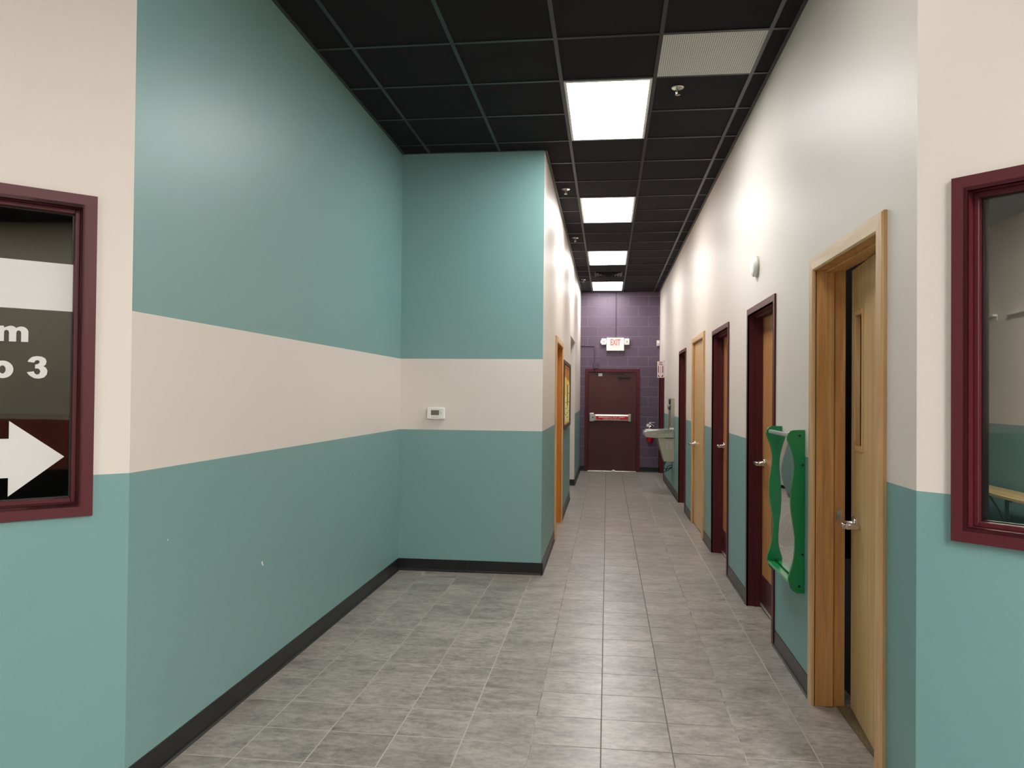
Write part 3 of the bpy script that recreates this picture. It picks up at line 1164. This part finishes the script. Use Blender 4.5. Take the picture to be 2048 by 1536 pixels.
def mat_perf():
    m, n, l, b = new_mat('perforated_white_sheet')
    g = n.new('ShaderNodeNewGeometry')
    s = n.new('ShaderNodeSeparateXYZ')
    l.new(g.outputs['Position'], s.inputs[0])
    ms = []
    for ax in ('X', 'Y'):
        q = n.new('ShaderNodeMath'); q.operation = 'MULTIPLY'; q.inputs[1].default_value = 2 * PI / .0127
        l.new(s.outputs[ax], q.inputs[0])
        c = n.new('ShaderNodeMath'); c.operation = 'COSINE'
        l.new(q.outputs[0], c.inputs[0])
        ms.append(c.outputs[0])
    a = n.new('ShaderNodeMath'); a.operation = 'ADD'
    l.new(ms[0], a.inputs[0]); l.new(ms[1], a.inputs[1])
    gt = n.new('ShaderNodeMath'); gt.operation = 'GREATER_THAN'; gt.inputs[1].default_value = .75
    l.new(a.outputs[0], gt.inputs[0])
    mx = n.new('ShaderNodeMix'); mx.data_type = 'RGBA'
    l.new(gt.outputs[0], mx.inputs[0])
    mx.inputs[6].default_value = lin(214, 214, 204)
    mx.inputs[7].default_value = lin(70, 70, 66)
    l.new(mx.outputs[2], b.inputs['Base Color'])
    b.inputs['Roughness'].default_value = .5
    return m


b = MB()
b.box(gx0 + .012, gx1 - .012, gy0 + .012, gy1 - .012, ZC + .001, ZC + .004)
b.build('perforated_face', mat_perf(), t)
b = MB()
for q in ((gx0, gx0 + .012, gy0, gy1), (gx1 - .012, gx1, gy0, gy1), (gx0 + .012, gx1 - .012, gy0, gy0 + .012), (gx0 + .012, gx1 - .012, gy1 - .012, gy1)):
    b.box(*q, ZC - .001, ZC + .005)
b.build('grille_frame', M['grille'], t)

# square air diffuser between the last two lights
t = thing('ceiling_vent', (CX + .5 * CT, 13.42, ZC), 'black square air diffuser set between the last two ceiling lights', 'vent')
vx0, vx1, vy0, vy1 = -.215, .217, 13.16, 13.62
b = MB()
for k, (ins, dz) in enumerate(((0, .012), (.05, .02), (.1, .028), (.15, .034))):
    x0, x1, y0, y1 = vx0 + ins, vx1 - ins, vy0 + ins, vy1 - ins
    w_ = .02
    for pts in (((x0, y0), (x1, y0), (x1 - w_, y0 + w_), (x0 + w_, y0 + w_)), ((x1, y0), (x1, y1), (x1 - w_, y1 - w_), (x1 - w_, y0 + w_)),
                ((x1, y1), (x0, y1), (x0 + w_, y1 - w_), (x1 - w_, y1 - w_)), ((x0, y1), (x0, y0), (x0 + w_, y0 + w_), (x0 + w_, y1 - w_))):
        lo = [b._v((x, y, ZC - .004 - dz)) for x, y in pts[:2]] + [b._v((x, y, ZC + .002)) for x, y in pts[2:]]
        hi = [b._v((v.co.x, v.co.y, v.co.z + .004)) for v in lo]
        b.bm.faces.new(lo)
        b.bm.faces.new(hi[::-1])
        for i in range(4):
            b.bm.faces.new((lo[i], lo[(i + 1) % 4], hi[(i + 1) % 4], hi[i]))
b.build('louvre', M['ceil_grid'], t)
b = MB()
b.box(vx0 - .02, vx1 + .02, vy0 - .02, vy1 + .02, ZC - .002, ZC + .004)
b.build('vent_plate', M['black'], t)


# sprinkler heads
def sprinkler(loc, label):
    t = thing('sprinkler', loc, label, 'sprinkler', 'sprinkler heads in the ceiling')
    x, y, z = loc
    b = MB()
    b.lathe([(.042, .004), (.042, -.001), (.038, -.005), (.030, -.003), (.022, .003), (.012, .003)], loc, 'z', 28)
    b.build('escutcheon', M['chrome'], t, smooth=True)
    b = MB()
    b.lathe([(.009, .004), (.009, -.012), (.006, -.014), (.005, -.04), (.0045, -.045)], loc, 'z', 12)
    for sx in (-1, 1):
        b.tube([(x + sx * .009, y, z - .008), (x + sx * .014, y, z - .024), (x + sx * .004, y, z - .046)], .0022, 6)
    b.build('sprinkler_body', M['chrome'], t, smooth=True)
    b = MB()
    b.lathe([(0, -.044), (.005, -.046), (.017, -.047), (.017, -.0495), (0, -.0505)], loc, 'z', 20)
    b.build('deflector', M['chrome'], t, smooth=True)
    return t


sp = sprinkler((.453, 5.30, ZC), 'sprinkler head nearest the camera, beside the first ceiling light')
for loc, lab in (((-.43, 7.82, ZC), 'sprinkler head left of the second ceiling light, nearest on that side'), ((-.435, 10.26, ZC), 'sprinkler head between the second and third ceiling lights'), ((-.44, 13.98, ZC), 'farthest sprinkler head, left of the last ceiling light')):
    copy_tree(sp, loc, lab)

# ================================================================== WALL THINGS
# thermostat
t = thing('thermostat', (-1.458, YA, 1.35), 'white thermostat with a grey display on the cream band', 'thermostat')
tx0, tx1, tz0, tz1 = -1.533, -1.383, 1.302, 1.400
b = MB()
b.box(tx0 - .001, tx1 + .001, YA - .006, YA - .0004, tz0 - .001, tz1 + .001, .002, 1)
b.build('wall_plate', M['white_plastic'], t)
b = MB()
xs = [tx0 + (tx1 - tx0) * i / 12 for i in range(13)]
bow = lambda i: .008 * (1 - ((i - 6) / 6) ** 2)
pts = [(x, tz0 + .008 - bow(i)) for i, x in enumerate(xs)] + [(x, tz1 - .008 + bow(12 - i)) for i, x in enumerate(xs[::-1])]
b.prism(pts, YA - .006, YA - .032, 'y', .004)
th = b.build('thermostat_body', M['white_plastic'], t)
b = MB()
b.box(-1.497, -1.427, YA - .0335, YA - .0315, 1.336, 1.378, .001, 1)
b.build('display', M['lcd'], t)
for z in (1.346, 1.360):
    b = MB()
    b.box(-1.413, -1.403, YA - .0335, YA - .0315, z - .004, z + .004, .001, 1)
    b.build('button', M['grille'], t)
b = MB()
b.box(-1.492, -1.432, YA - .0335, YA - .0315, 1.316, 1.322, .001, 1)
b.build('cover_slot', M['grille'], t)

# tiny wall anchors left in the teal paint
for i, (loc, lab) in enumerate((((XA, 3.878, .631), 'biggest wall anchor, low on the teal side wall'), ((XA, 2.993, .911), 'tiny wall anchor on the teal side wall, closest to the left window'), ((XA, 5.262, .946), 'tiny wall anchor on the teal side wall, closest to the inner corner'))):
    b = MB()
    r = .007 if i == 0 else .004
    b.lathe([(r, -.002), (r, .0012), (r * .8, .002), (r * .45, .002), (r * .4, -.001)], loc, 'x', 14)
    if i == 0:
        b.tube([(XA + .001, 3.878, .626), (XA + .007, 3.876, .618)], .003, 8)
    tag(b.build('wall_anchor', M['white_plastic'], smooth=True), lab, 'wall anchor', 'anchors left in the teal wall')

# round white disc detector on the right wall
t = thing('wall_detector', (XR, 5.548, 2.42), 'round white detector high on the cream right wall', 'detector')
b = MB()
b.lathe([(.074, -.0004), (.074, -.008), (.0725, -.012)], (XR, 5.548, 2.42), 'x', 36)
b.build('mounting_base', M['grille'], t, smooth=True)
b = MB()
b.lathe([(.070, -.010), (.070, -.026), (.064, -.034), (.05, -.038), (0, -.040)], (XR, 5.548, 2.42), 'x', 36)
b.build('detector_cover', M['white_plastic'], t, smooth=True)

# motion sensor at the end corner
t = thing('motion_sensor', (.99, YE, 2.565), 'small white motion sensor box in the far right corner', 'sensor')
b = MB()
b.box(.962, 1.02, YE - .05, YE - .0004, 2.512, 2.62, .008, 2)
b.build('sensor_body', M['white_plastic'], t)
b = MB()
b.box(.972, 1.01, YE - .053, YE - .049, 2.522, 2.56, .003, 1)
b.build('lens', M['grille'], t)

# exit sign with two lamp heads, and its conduit
t = thing('exit_sign', (.148, YE, 2.54), 'white lit exit sign with two lamp heads above the exit door', 'sign')
b = MB()
b.box(-.027, .322, YE - .075, YE - .0004, 2.409, 2.669, .008, 2)
sb = b.build('sign_housing', M['white_plastic'], t)
b = MB()
b.box(.03, .265, YE - .0775, YE - .0745, 2.495, 2.645, .001, 1)
b.build('sign_face', M['sign_white'], t)
mt = basis((.148, YE - .0782, 2.572), (1, 0, 0), (0, 0, 1), (0, -1, 0))
text_mesh('sign_letters', 'EXIT', .165, mt, M['exit_red'], t, .006, width=.20)
for x0, x1 in ((-.128, -.034), (.329, .428)):
    b = MB()
    b.box(x0, x1, YE - .07, YE - .01, 2.528, 2.655, .012, 2)
    b.box(min(x0, x1 - .11) if x0 < 0 else x0 - .008, x1 + .008 if x0 < 0 else x1, YE - .04, YE - .0004, 2.56, 2.62)
    h = b.build('lamp_head', M['white_plastic'], t)
    xc = (x0 + x1) / 2
    b = MB()
    for s_ in (-1, 1):
        p = [(xc - .033, YE - .0715, 2.5915 - s_ * .042), (xc + .033, YE - .0715, 2.5915 + s_ * .042)]
        b.tube(p, .0035, 6)
    b.lathe([(.016, 0), (.013, -.004), (0, -.006)], (xc, YE - .0705, 2.5915), 'y', 16)
    b.build('lamp_reflector', M['steel'], h, smooth=True)
b = MB()
b.tube([(.158, YE - .012, ZC), (.158, YE - .012, 2.669)], .0095, 10)
b.box(.149, .167, YE - .005, YE - .0004, 2.84, 2.86)
b.box(.149, .167, YE - .005, YE - .0004, 3.3, 3.32)
tag(b.build('conduit', M['conduit'], smooth=True), 'vertical purple conduit running from ceiling to exit sign', 'conduit')
b = MB()
b.tube([(XL + .0005, YE - .012, 2.512), (-.40, YE - .012, 2.505), (-.275, YE - .012, 2.508), (-.262, YE - .012, 2.50), (-.262, YE - .012, 2.32), (-.262, YE - .012, 2.171)], .009, 10)
tag(b.build('conduit', M['conduit'], smooth=True), 'bent purple conduit running from the left wall to the junction box', 'conduit')
t = thing('junction_box', (-.23, YE, 2.11), 'small purple junction box above the exit door corner', 'junction box')
b = MB()
b.box(-.288, -.178, YE - .035, YE - .0004, 2.054, 2.17, .004, 1)
b.build('box_body', M['conduit'], t)
b = MB()
b.tube([(-.262, YE - .02, 2.054), (-.262, YE - .022, 1.99), (-.262, YE - .005, 1.95), (-.20, YE + .005, 1.947), (-.184, YE + .01, 1.947)], .006, 8)
b.build('cable', M['black_wire'], t, smooth=True)

# projecting fire extinguisher sign
SY = 14.32
t = thing('fire_sign', (XR, SY, 1.995), 'red and white fire extinguisher arrow sign projecting from the right wall', 'sign')
sx0, sx1, sz0, sz1 = .893, 1.0145, 1.848, 2.145
b = MB()
b.box(sx0, sx1, SY - .003, SY + .003, sz0, sz1, .002, 1)
b.box(sx1 - .002, XR - .0004, SY - .02, SY + .02, sz0 + .005, sz1 - .005)
b.build('sign_plate', M['sign_white'], t)
sc_ = (sx0 + sx1) / 2
f0 = SY - .0046
b = MB()
b.prism([(sx0 + .016, 2.132), (sx1 - .016, 2.132), (sc_, 2.116)], f0, SY - .0028, 'y')
for a in (-1, 1):
    b.prism([(sc_ + a * .045, 2.062), (sc_ + a * .030, 2.062), (sc_ + a * .030, 1.935), (sc_ + a * .045, 1.935)], f0, SY - .0028, 'y')
    b.prism([(sc_ + a * .045, 1.912), (sc_ + a * .045, 1.862), (sc_ + a * .008, 1.862)], f0, SY - .0028, 'y')
b.build('sign_field', M['sign_red'], t)
text_mesh('sign_text', 'FIRE', .044, basis((sc_, f0, 2.088), (1, 0, 0), (0, 0, 1), (0, -1, 0)), M['sign_red'], t, .0012, width=.07)
text_mesh('sign_text', 'EXTINGUISHER', .019, basis((sc_, f0, 1.985), (0, 0, -1), (1, 0, 0), (0, -1, 0)), M['sign_red'], t, .0002, width=.125)

# fire extinguisher on the end wall
ex, ey = .838, YE - .085
t = thing('fire_extinguisher', (ex, ey, .60), 'small red fire extinguisher hung behind the drinking fountain', 'fire extinguisher')
b = MB()
b.lathe([(0, .600), (.046, .600), (.056, .607), (.060, .62), (.060, .80), (.056, .83), (.042, .86), (.026, .872), (.026, .885)], (ex, ey, 0), 'z', 28)
b.build('cylinder', M['red'], t, smooth=True)
b = MB()
b.lathe([(.028, .885), (.028, .91), (.022, .915), (.022, .955), (.013, .96), (.013, .972)], (ex, ey, 0), 'z', 20)
b.build('valve', M['chrome'], t, smooth=True)
b = MB()
b.box(ex - .012, ex + .10, ey - .014, ey + .014, .985, .997, .003, 1)
b.box(ex - .015, ex + .02, ey - .012, ey + .012, .955, .99, .003, 1)
b.prism([(ex + .015, .962), (ex + .03, .964), (ex + .085, .925), (ex + .075, .918)], ey - .010, ey + .010, 'y', .002)
b.build('handle', M['white_paint'], t)
b = MB()
b.lathe([(.03, 0), (.03, -.014), (.027, -.017), (0, -.018)], (ex - .040, ey - .012, .935), 'y', 20)
b.box(ex - .042, ex - .01, ey - .012, ey + .004, .925, .945)
b.build('gauge', M['white_plastic'], t, smooth=True)
b = MB()
b.box(ex - .02, ex + .02, ey + .055, YE - .0004, .70, .92)
b.box(ex - .066, ex + .066, ey - .004, ey + .058, .75, .77, .003, 1)
b.build('bracket', M['black'], t)

# drinking fountain with bottle filler on the right wall
FY0, FY1 = 12.15, 12.62
t = thing('drinking_fountain', (XR, (FY0 + FY1) / 2, .51), 'stainless wall mounted drinking fountain with a tall bottle filler panel', 'drinking fountain')
b = MB()
b.prism([(XR - .0005, .512), (.872, .512), (.772, .872), (XR - .0005, .872)], FY0, FY1, 'y', .004)
bd = b.build('cooler_cabinet', M['cooler_grey'], t)
b = MB()
for k in range(6):
    for a, e in ((.895, .935), (.945, .995)):
        z = .700 + k * .023
        b.box(a, e, FY0 - .003, FY0 + .001, z, z + .011, .001, 1)
b.build('louvre_vent', M['grille'], bd)
b = MB()
b.box(.885, 1.005, FY0 - .0015, FY0 + .002, .865, .873)
b.build('shadow_gap', M['black'], bd)  # black strip paints in the shade of the recess below the basin
b = MB()
pts = [(XR - .0005, .874), (.70, .874), (.60, .884), (.572, .900), (.562, .925), (.562, .955), (.572, .972), (.60, .980), (.80, .992), (.95, 1.004), (XR - .0005, 1.006)]
b.prism(pts, FY0 - .012, FY1 + .012, 'y', .008)
bs = b.build('basin', M['steel'], t)
b = MB()
b.box(.60, .92, FY0 + .05, FY1 - .05, .975, .9925, .004, 1)
b.build('basin_bowl', M['alum'], bs)
b = MB()
b.box(.665, .765, FY0 - .020, FY0 - .011, .905, .945, .006, 2)
b.build('push_bar', M['steel'], bs)
b = MB()
b.lathe([(.026, 0), (.026, -.006), (.020, -.012), (0, -.014)], (.562, (FY0 + FY1) / 2 - .1, .93), 'x', 20)
b.build('push_button', M['chrome'], bs, smooth=True)
b = MB()
b.box(.79, 1.0, FY0 - .014, FY0 - .0115, .882, .935, .002, 1)
b.build('name_plate', M['cooler_grey'], bs)
b = MB()
b.tube([(.66, FY1 - .14, .985), (.66, FY1 - .14, 1.015), (.668, FY1 - .14, 1.032), (.69, FY1 - .14, 1.04)], [.016, .014, .011, .008], 12)
b.build('bubbler', M['chrome'], bs, smooth=True)
b = MB()
b.prism([(XR - .0005, 1.006), (.945, 1.006), (.968, 1.05), (.968, 1.482), (XR - .0005, 1.482)], FY0 + .01, FY1 - .01, 'y', .004)
bp = b.build('bottle_filler_panel', M['steel'], t)
b = MB()
b.box(.9655, .9685, FY0 + .03, FY1 - .03, 1.30, 1.465, .001, 1)
b.build('filler_display', M['dark_glass'], bp)
b = MB()
b.box(.94, .9675, FY0 + .16, FY1 - .16, 1.345, 1.385, .006, 2)
b.lathe([(.012, 0), (.012, -.03), (.009, -.035)], (.945, (FY0 + FY1) / 2, 1.345), 'z', 14)
b.build('filler_spout', M['chrome'], bp, smooth=True)
b = MB()
b.box(.95, 1.016, FY0 + .0, FY0 + .018, 1.006, 1.028, .003, 1)
b.build('soap_ledge', M['white_paint'], bp)
for k, path in enumerate(([(.885, 12.3, .515), (.89, 12.32, .45), (.86, 12.4, .41), (.93, 12.5, .36), (1.02, 12.52, .40)], [(.91, 12.25, .515), (.895, 12.3, .47), (.87, 12.38, .44), (.885, 12.5, .42)],
                          [(1.012, 12.22, .445), (.97, 12.23, .455), (.93, 12.27, .42), (.905, 12.3, .36), (.89, 12.35, .33), (.86, 12.4, .325)], [(1.012, 12.22, .40), (.975, 12.24, .405), (.94, 12.3, .36), (.87, 12.4, .325)])):
    b = MB()
    b.tube(path, .006, 8)
    b.build('supply_hose', M['black_wire'], t, smooth=True)
b = MB()
b.box(1.0, 1.0245, 12.17, 12.21, .37, .50, .003, 1)
b.build('shut_off_valve', M['steel'], t)

# green wavy mirror toy panel on the right wall
GY0, GY1 = 4.226, 4.765
t = thing('mirror_panel', (XR, (GY0 + GY1) / 2, .5), 'green wavy mirror play panel fixed to the wall beside the near wood door', 'mirror')


def wave_edge():
    p = [(.990, 1.347), (.962, 1.344), (.943, 1.332), (.935, 1.306), (.940, 1.280), (.957, 1.236), (.968, 1.19), (.9705, 1.15), (.966, 1.10), (.957, 1.04), (.9535, .985), (.955, .93),
         (.963, .87), (.972, .81), (.9755, .765), (.974, .71), (.968, .66), (.956, .615), (.945, .58), (.944, .555), (.951, .53), (.964, .510), (.985, .498)]
    q = []
    for i in range(len(p) - 1):          # smooth the outline (Catmull-Rom)
        a, b_, c, d = p[max(i - 1, 0)], p[i], p[i + 1], p[min(i + 2, len(p) - 1)]
        for k in range(4):
            u = k / 4
            q.append(tuple(.5 * (2 * b_[j] + (c[j] - a[j]) * u + (2 * a[j] - 5 * b_[j] + 4 * c[j] - d[j]) * u * u + (3 * b_[j] - a[j] - 3 * c[j] + d[j]) * u ** 3) for j in (0, 1)))
    return q + [p[-1]]


we_ = wave_edge()
side_prof = we_ + [(XR - .001, .498), (XR - .001, 1.347)]
for y in (GY0, GY1):
    b = MB()
    b.prism(side_prof, y - .0095, y + .0095, 'y', .0015)
    sd_ = b.build('side_board', M['green'], t)
    for x, z in ((.998, 1.318), (1.013, 1.165), (1.013, .70), (.998, .535)):
        b = MB()
        b.lathe([(.0065, -.0097), (.0065, -.0108), (.004, -.0118), (0, -.0112)], (x, y, z), 'y', 12)
        b.build('screw', M['black'], sd_)
b = MB()
n = 60
zs = [.565 + (1.30 - .565) * i / n for i in range(n + 1)]


def mx_(z):
    # a gently rippled sheet set between the side boards
    return .990 + .0035 * math.sin((z - .70) * 2 * PI / .42)


xs = [mx_(z) for z in zs]
b.prism([(min(x, XR - .006), z) for x, z in zip(xs, zs)] + [(XR - .002, zs[-1]), (XR - .002, zs[0])], GY0 + .0096, GY1 - .0096, 'y')
mo = b.build('wavy_mirror', M['mirror'], t, smooth=True)
b = MB()
b.box(.945, .968, GY0 + .0096, GY1 - .0096, 1.305, 1.327, .006, 2)
b.build('top_rail', M['grey_bar'], t)
b = MB()
b.box(.946, XR - .002, GY0 + .0096, GY1 - .0096, .538, .556, .003, 1)
b.build('bottom_shelf', M['green'], t)

# notice board on the left wall with pinned papers
NB0, NB1, NZ0, NZ1 = 9.375, 10.98, 1.10, 1.945
t = thing('notice_board', (XL, (NB0 + NB1) / 2, NZ0), 'dark framed notice board covered in yellow paper on the left wall', 'notice board')
b = MB()
fr = .05
for a, e, lo, hi in ((NB0, NB0 + fr, NZ0, NZ1), (NB1 - fr, NB1, NZ0, NZ1), (NB0 + fr, NB1 - fr, NZ0, NZ0 + fr), (NB0 + fr, NB1 - fr, NZ1 - fr, NZ1)):
    b.box(XL + .0005, XL + .032, a, e, lo, hi, .004, 1)
b.build('board_frame', M['cork'], t)
b = MB()
b.box(XL + .0006, XL + .016, NB0 + fr, NB1 - fr, NZ0 + fr, NZ1 - fr)
b.build('yellow_backing', M['yellow_paper'], t)
px_ = XL + .0165


def paper(y0, y1, z0, z1, m, label, lines=0, rag=0):
    b = MB()
    if rag:
        pts = [(y0, z1), (y1, z1)]
        k = 9
        for i in range(k + 1):
            pts.append((y1 + (y0 - y1) * i / k, z0 + (rag if i % 2 else 0) + random.uniform(-.01, .01)))
        b.prism(pts, px_, px_ + .0012, 'x')
    else:
        b.box(px_, px_ + .0012, y0, y1, z0, z1)
    o = tag(b.build('pinned_paper', m), label, 'paper', 'papers on the notice board')
    for i in range(lines):
        z = z1 - (z1 - z0) * (i + 1) / (lines + 1)
        b = MB()
        b.box(px_ + .0012, px_ + .0018, y0 + .02, y1 - .02 - random.random() * .3 * (y1 - y0), z - .0045, z + .0045)
        b.build('text_line', M['ink'], o)
    return o


paper(9.44, 10.02, 1.735, 1.885, M['orange_paper'], 'orange brown ragged paper, top of the notice board nearest the amber door', rag=.05)
paper(10.1, 10.9, 1.70, 1.885, M['orange_paper'], 'orange brown ragged paper, top of the notice board beside the opening', rag=.05)
paper(9.46, 9.78, 1.17, 1.52, M['pale_paper'], 'pale sheet low on the notice board nearest the amber door', 2)
paper(9.84, 10.14, 1.19, 1.50, M['pale_paper'], 'pale sheet low on the notice board in the middle', 3)
paper(10.30, 10.46, 1.38, 1.66, M['ink'], 'narrow black sheet in the upper part of the notice board')
paper(10.20, 10.50, 1.17, 1.34, M['pale_paper'], 'small pale sheet under the black sheet on the notice board', 2)
paper(10.56, 10.88, 1.19, 1.66, M['pale_paper'], 'tall pale sheet on the notice board beside the opening', 3)
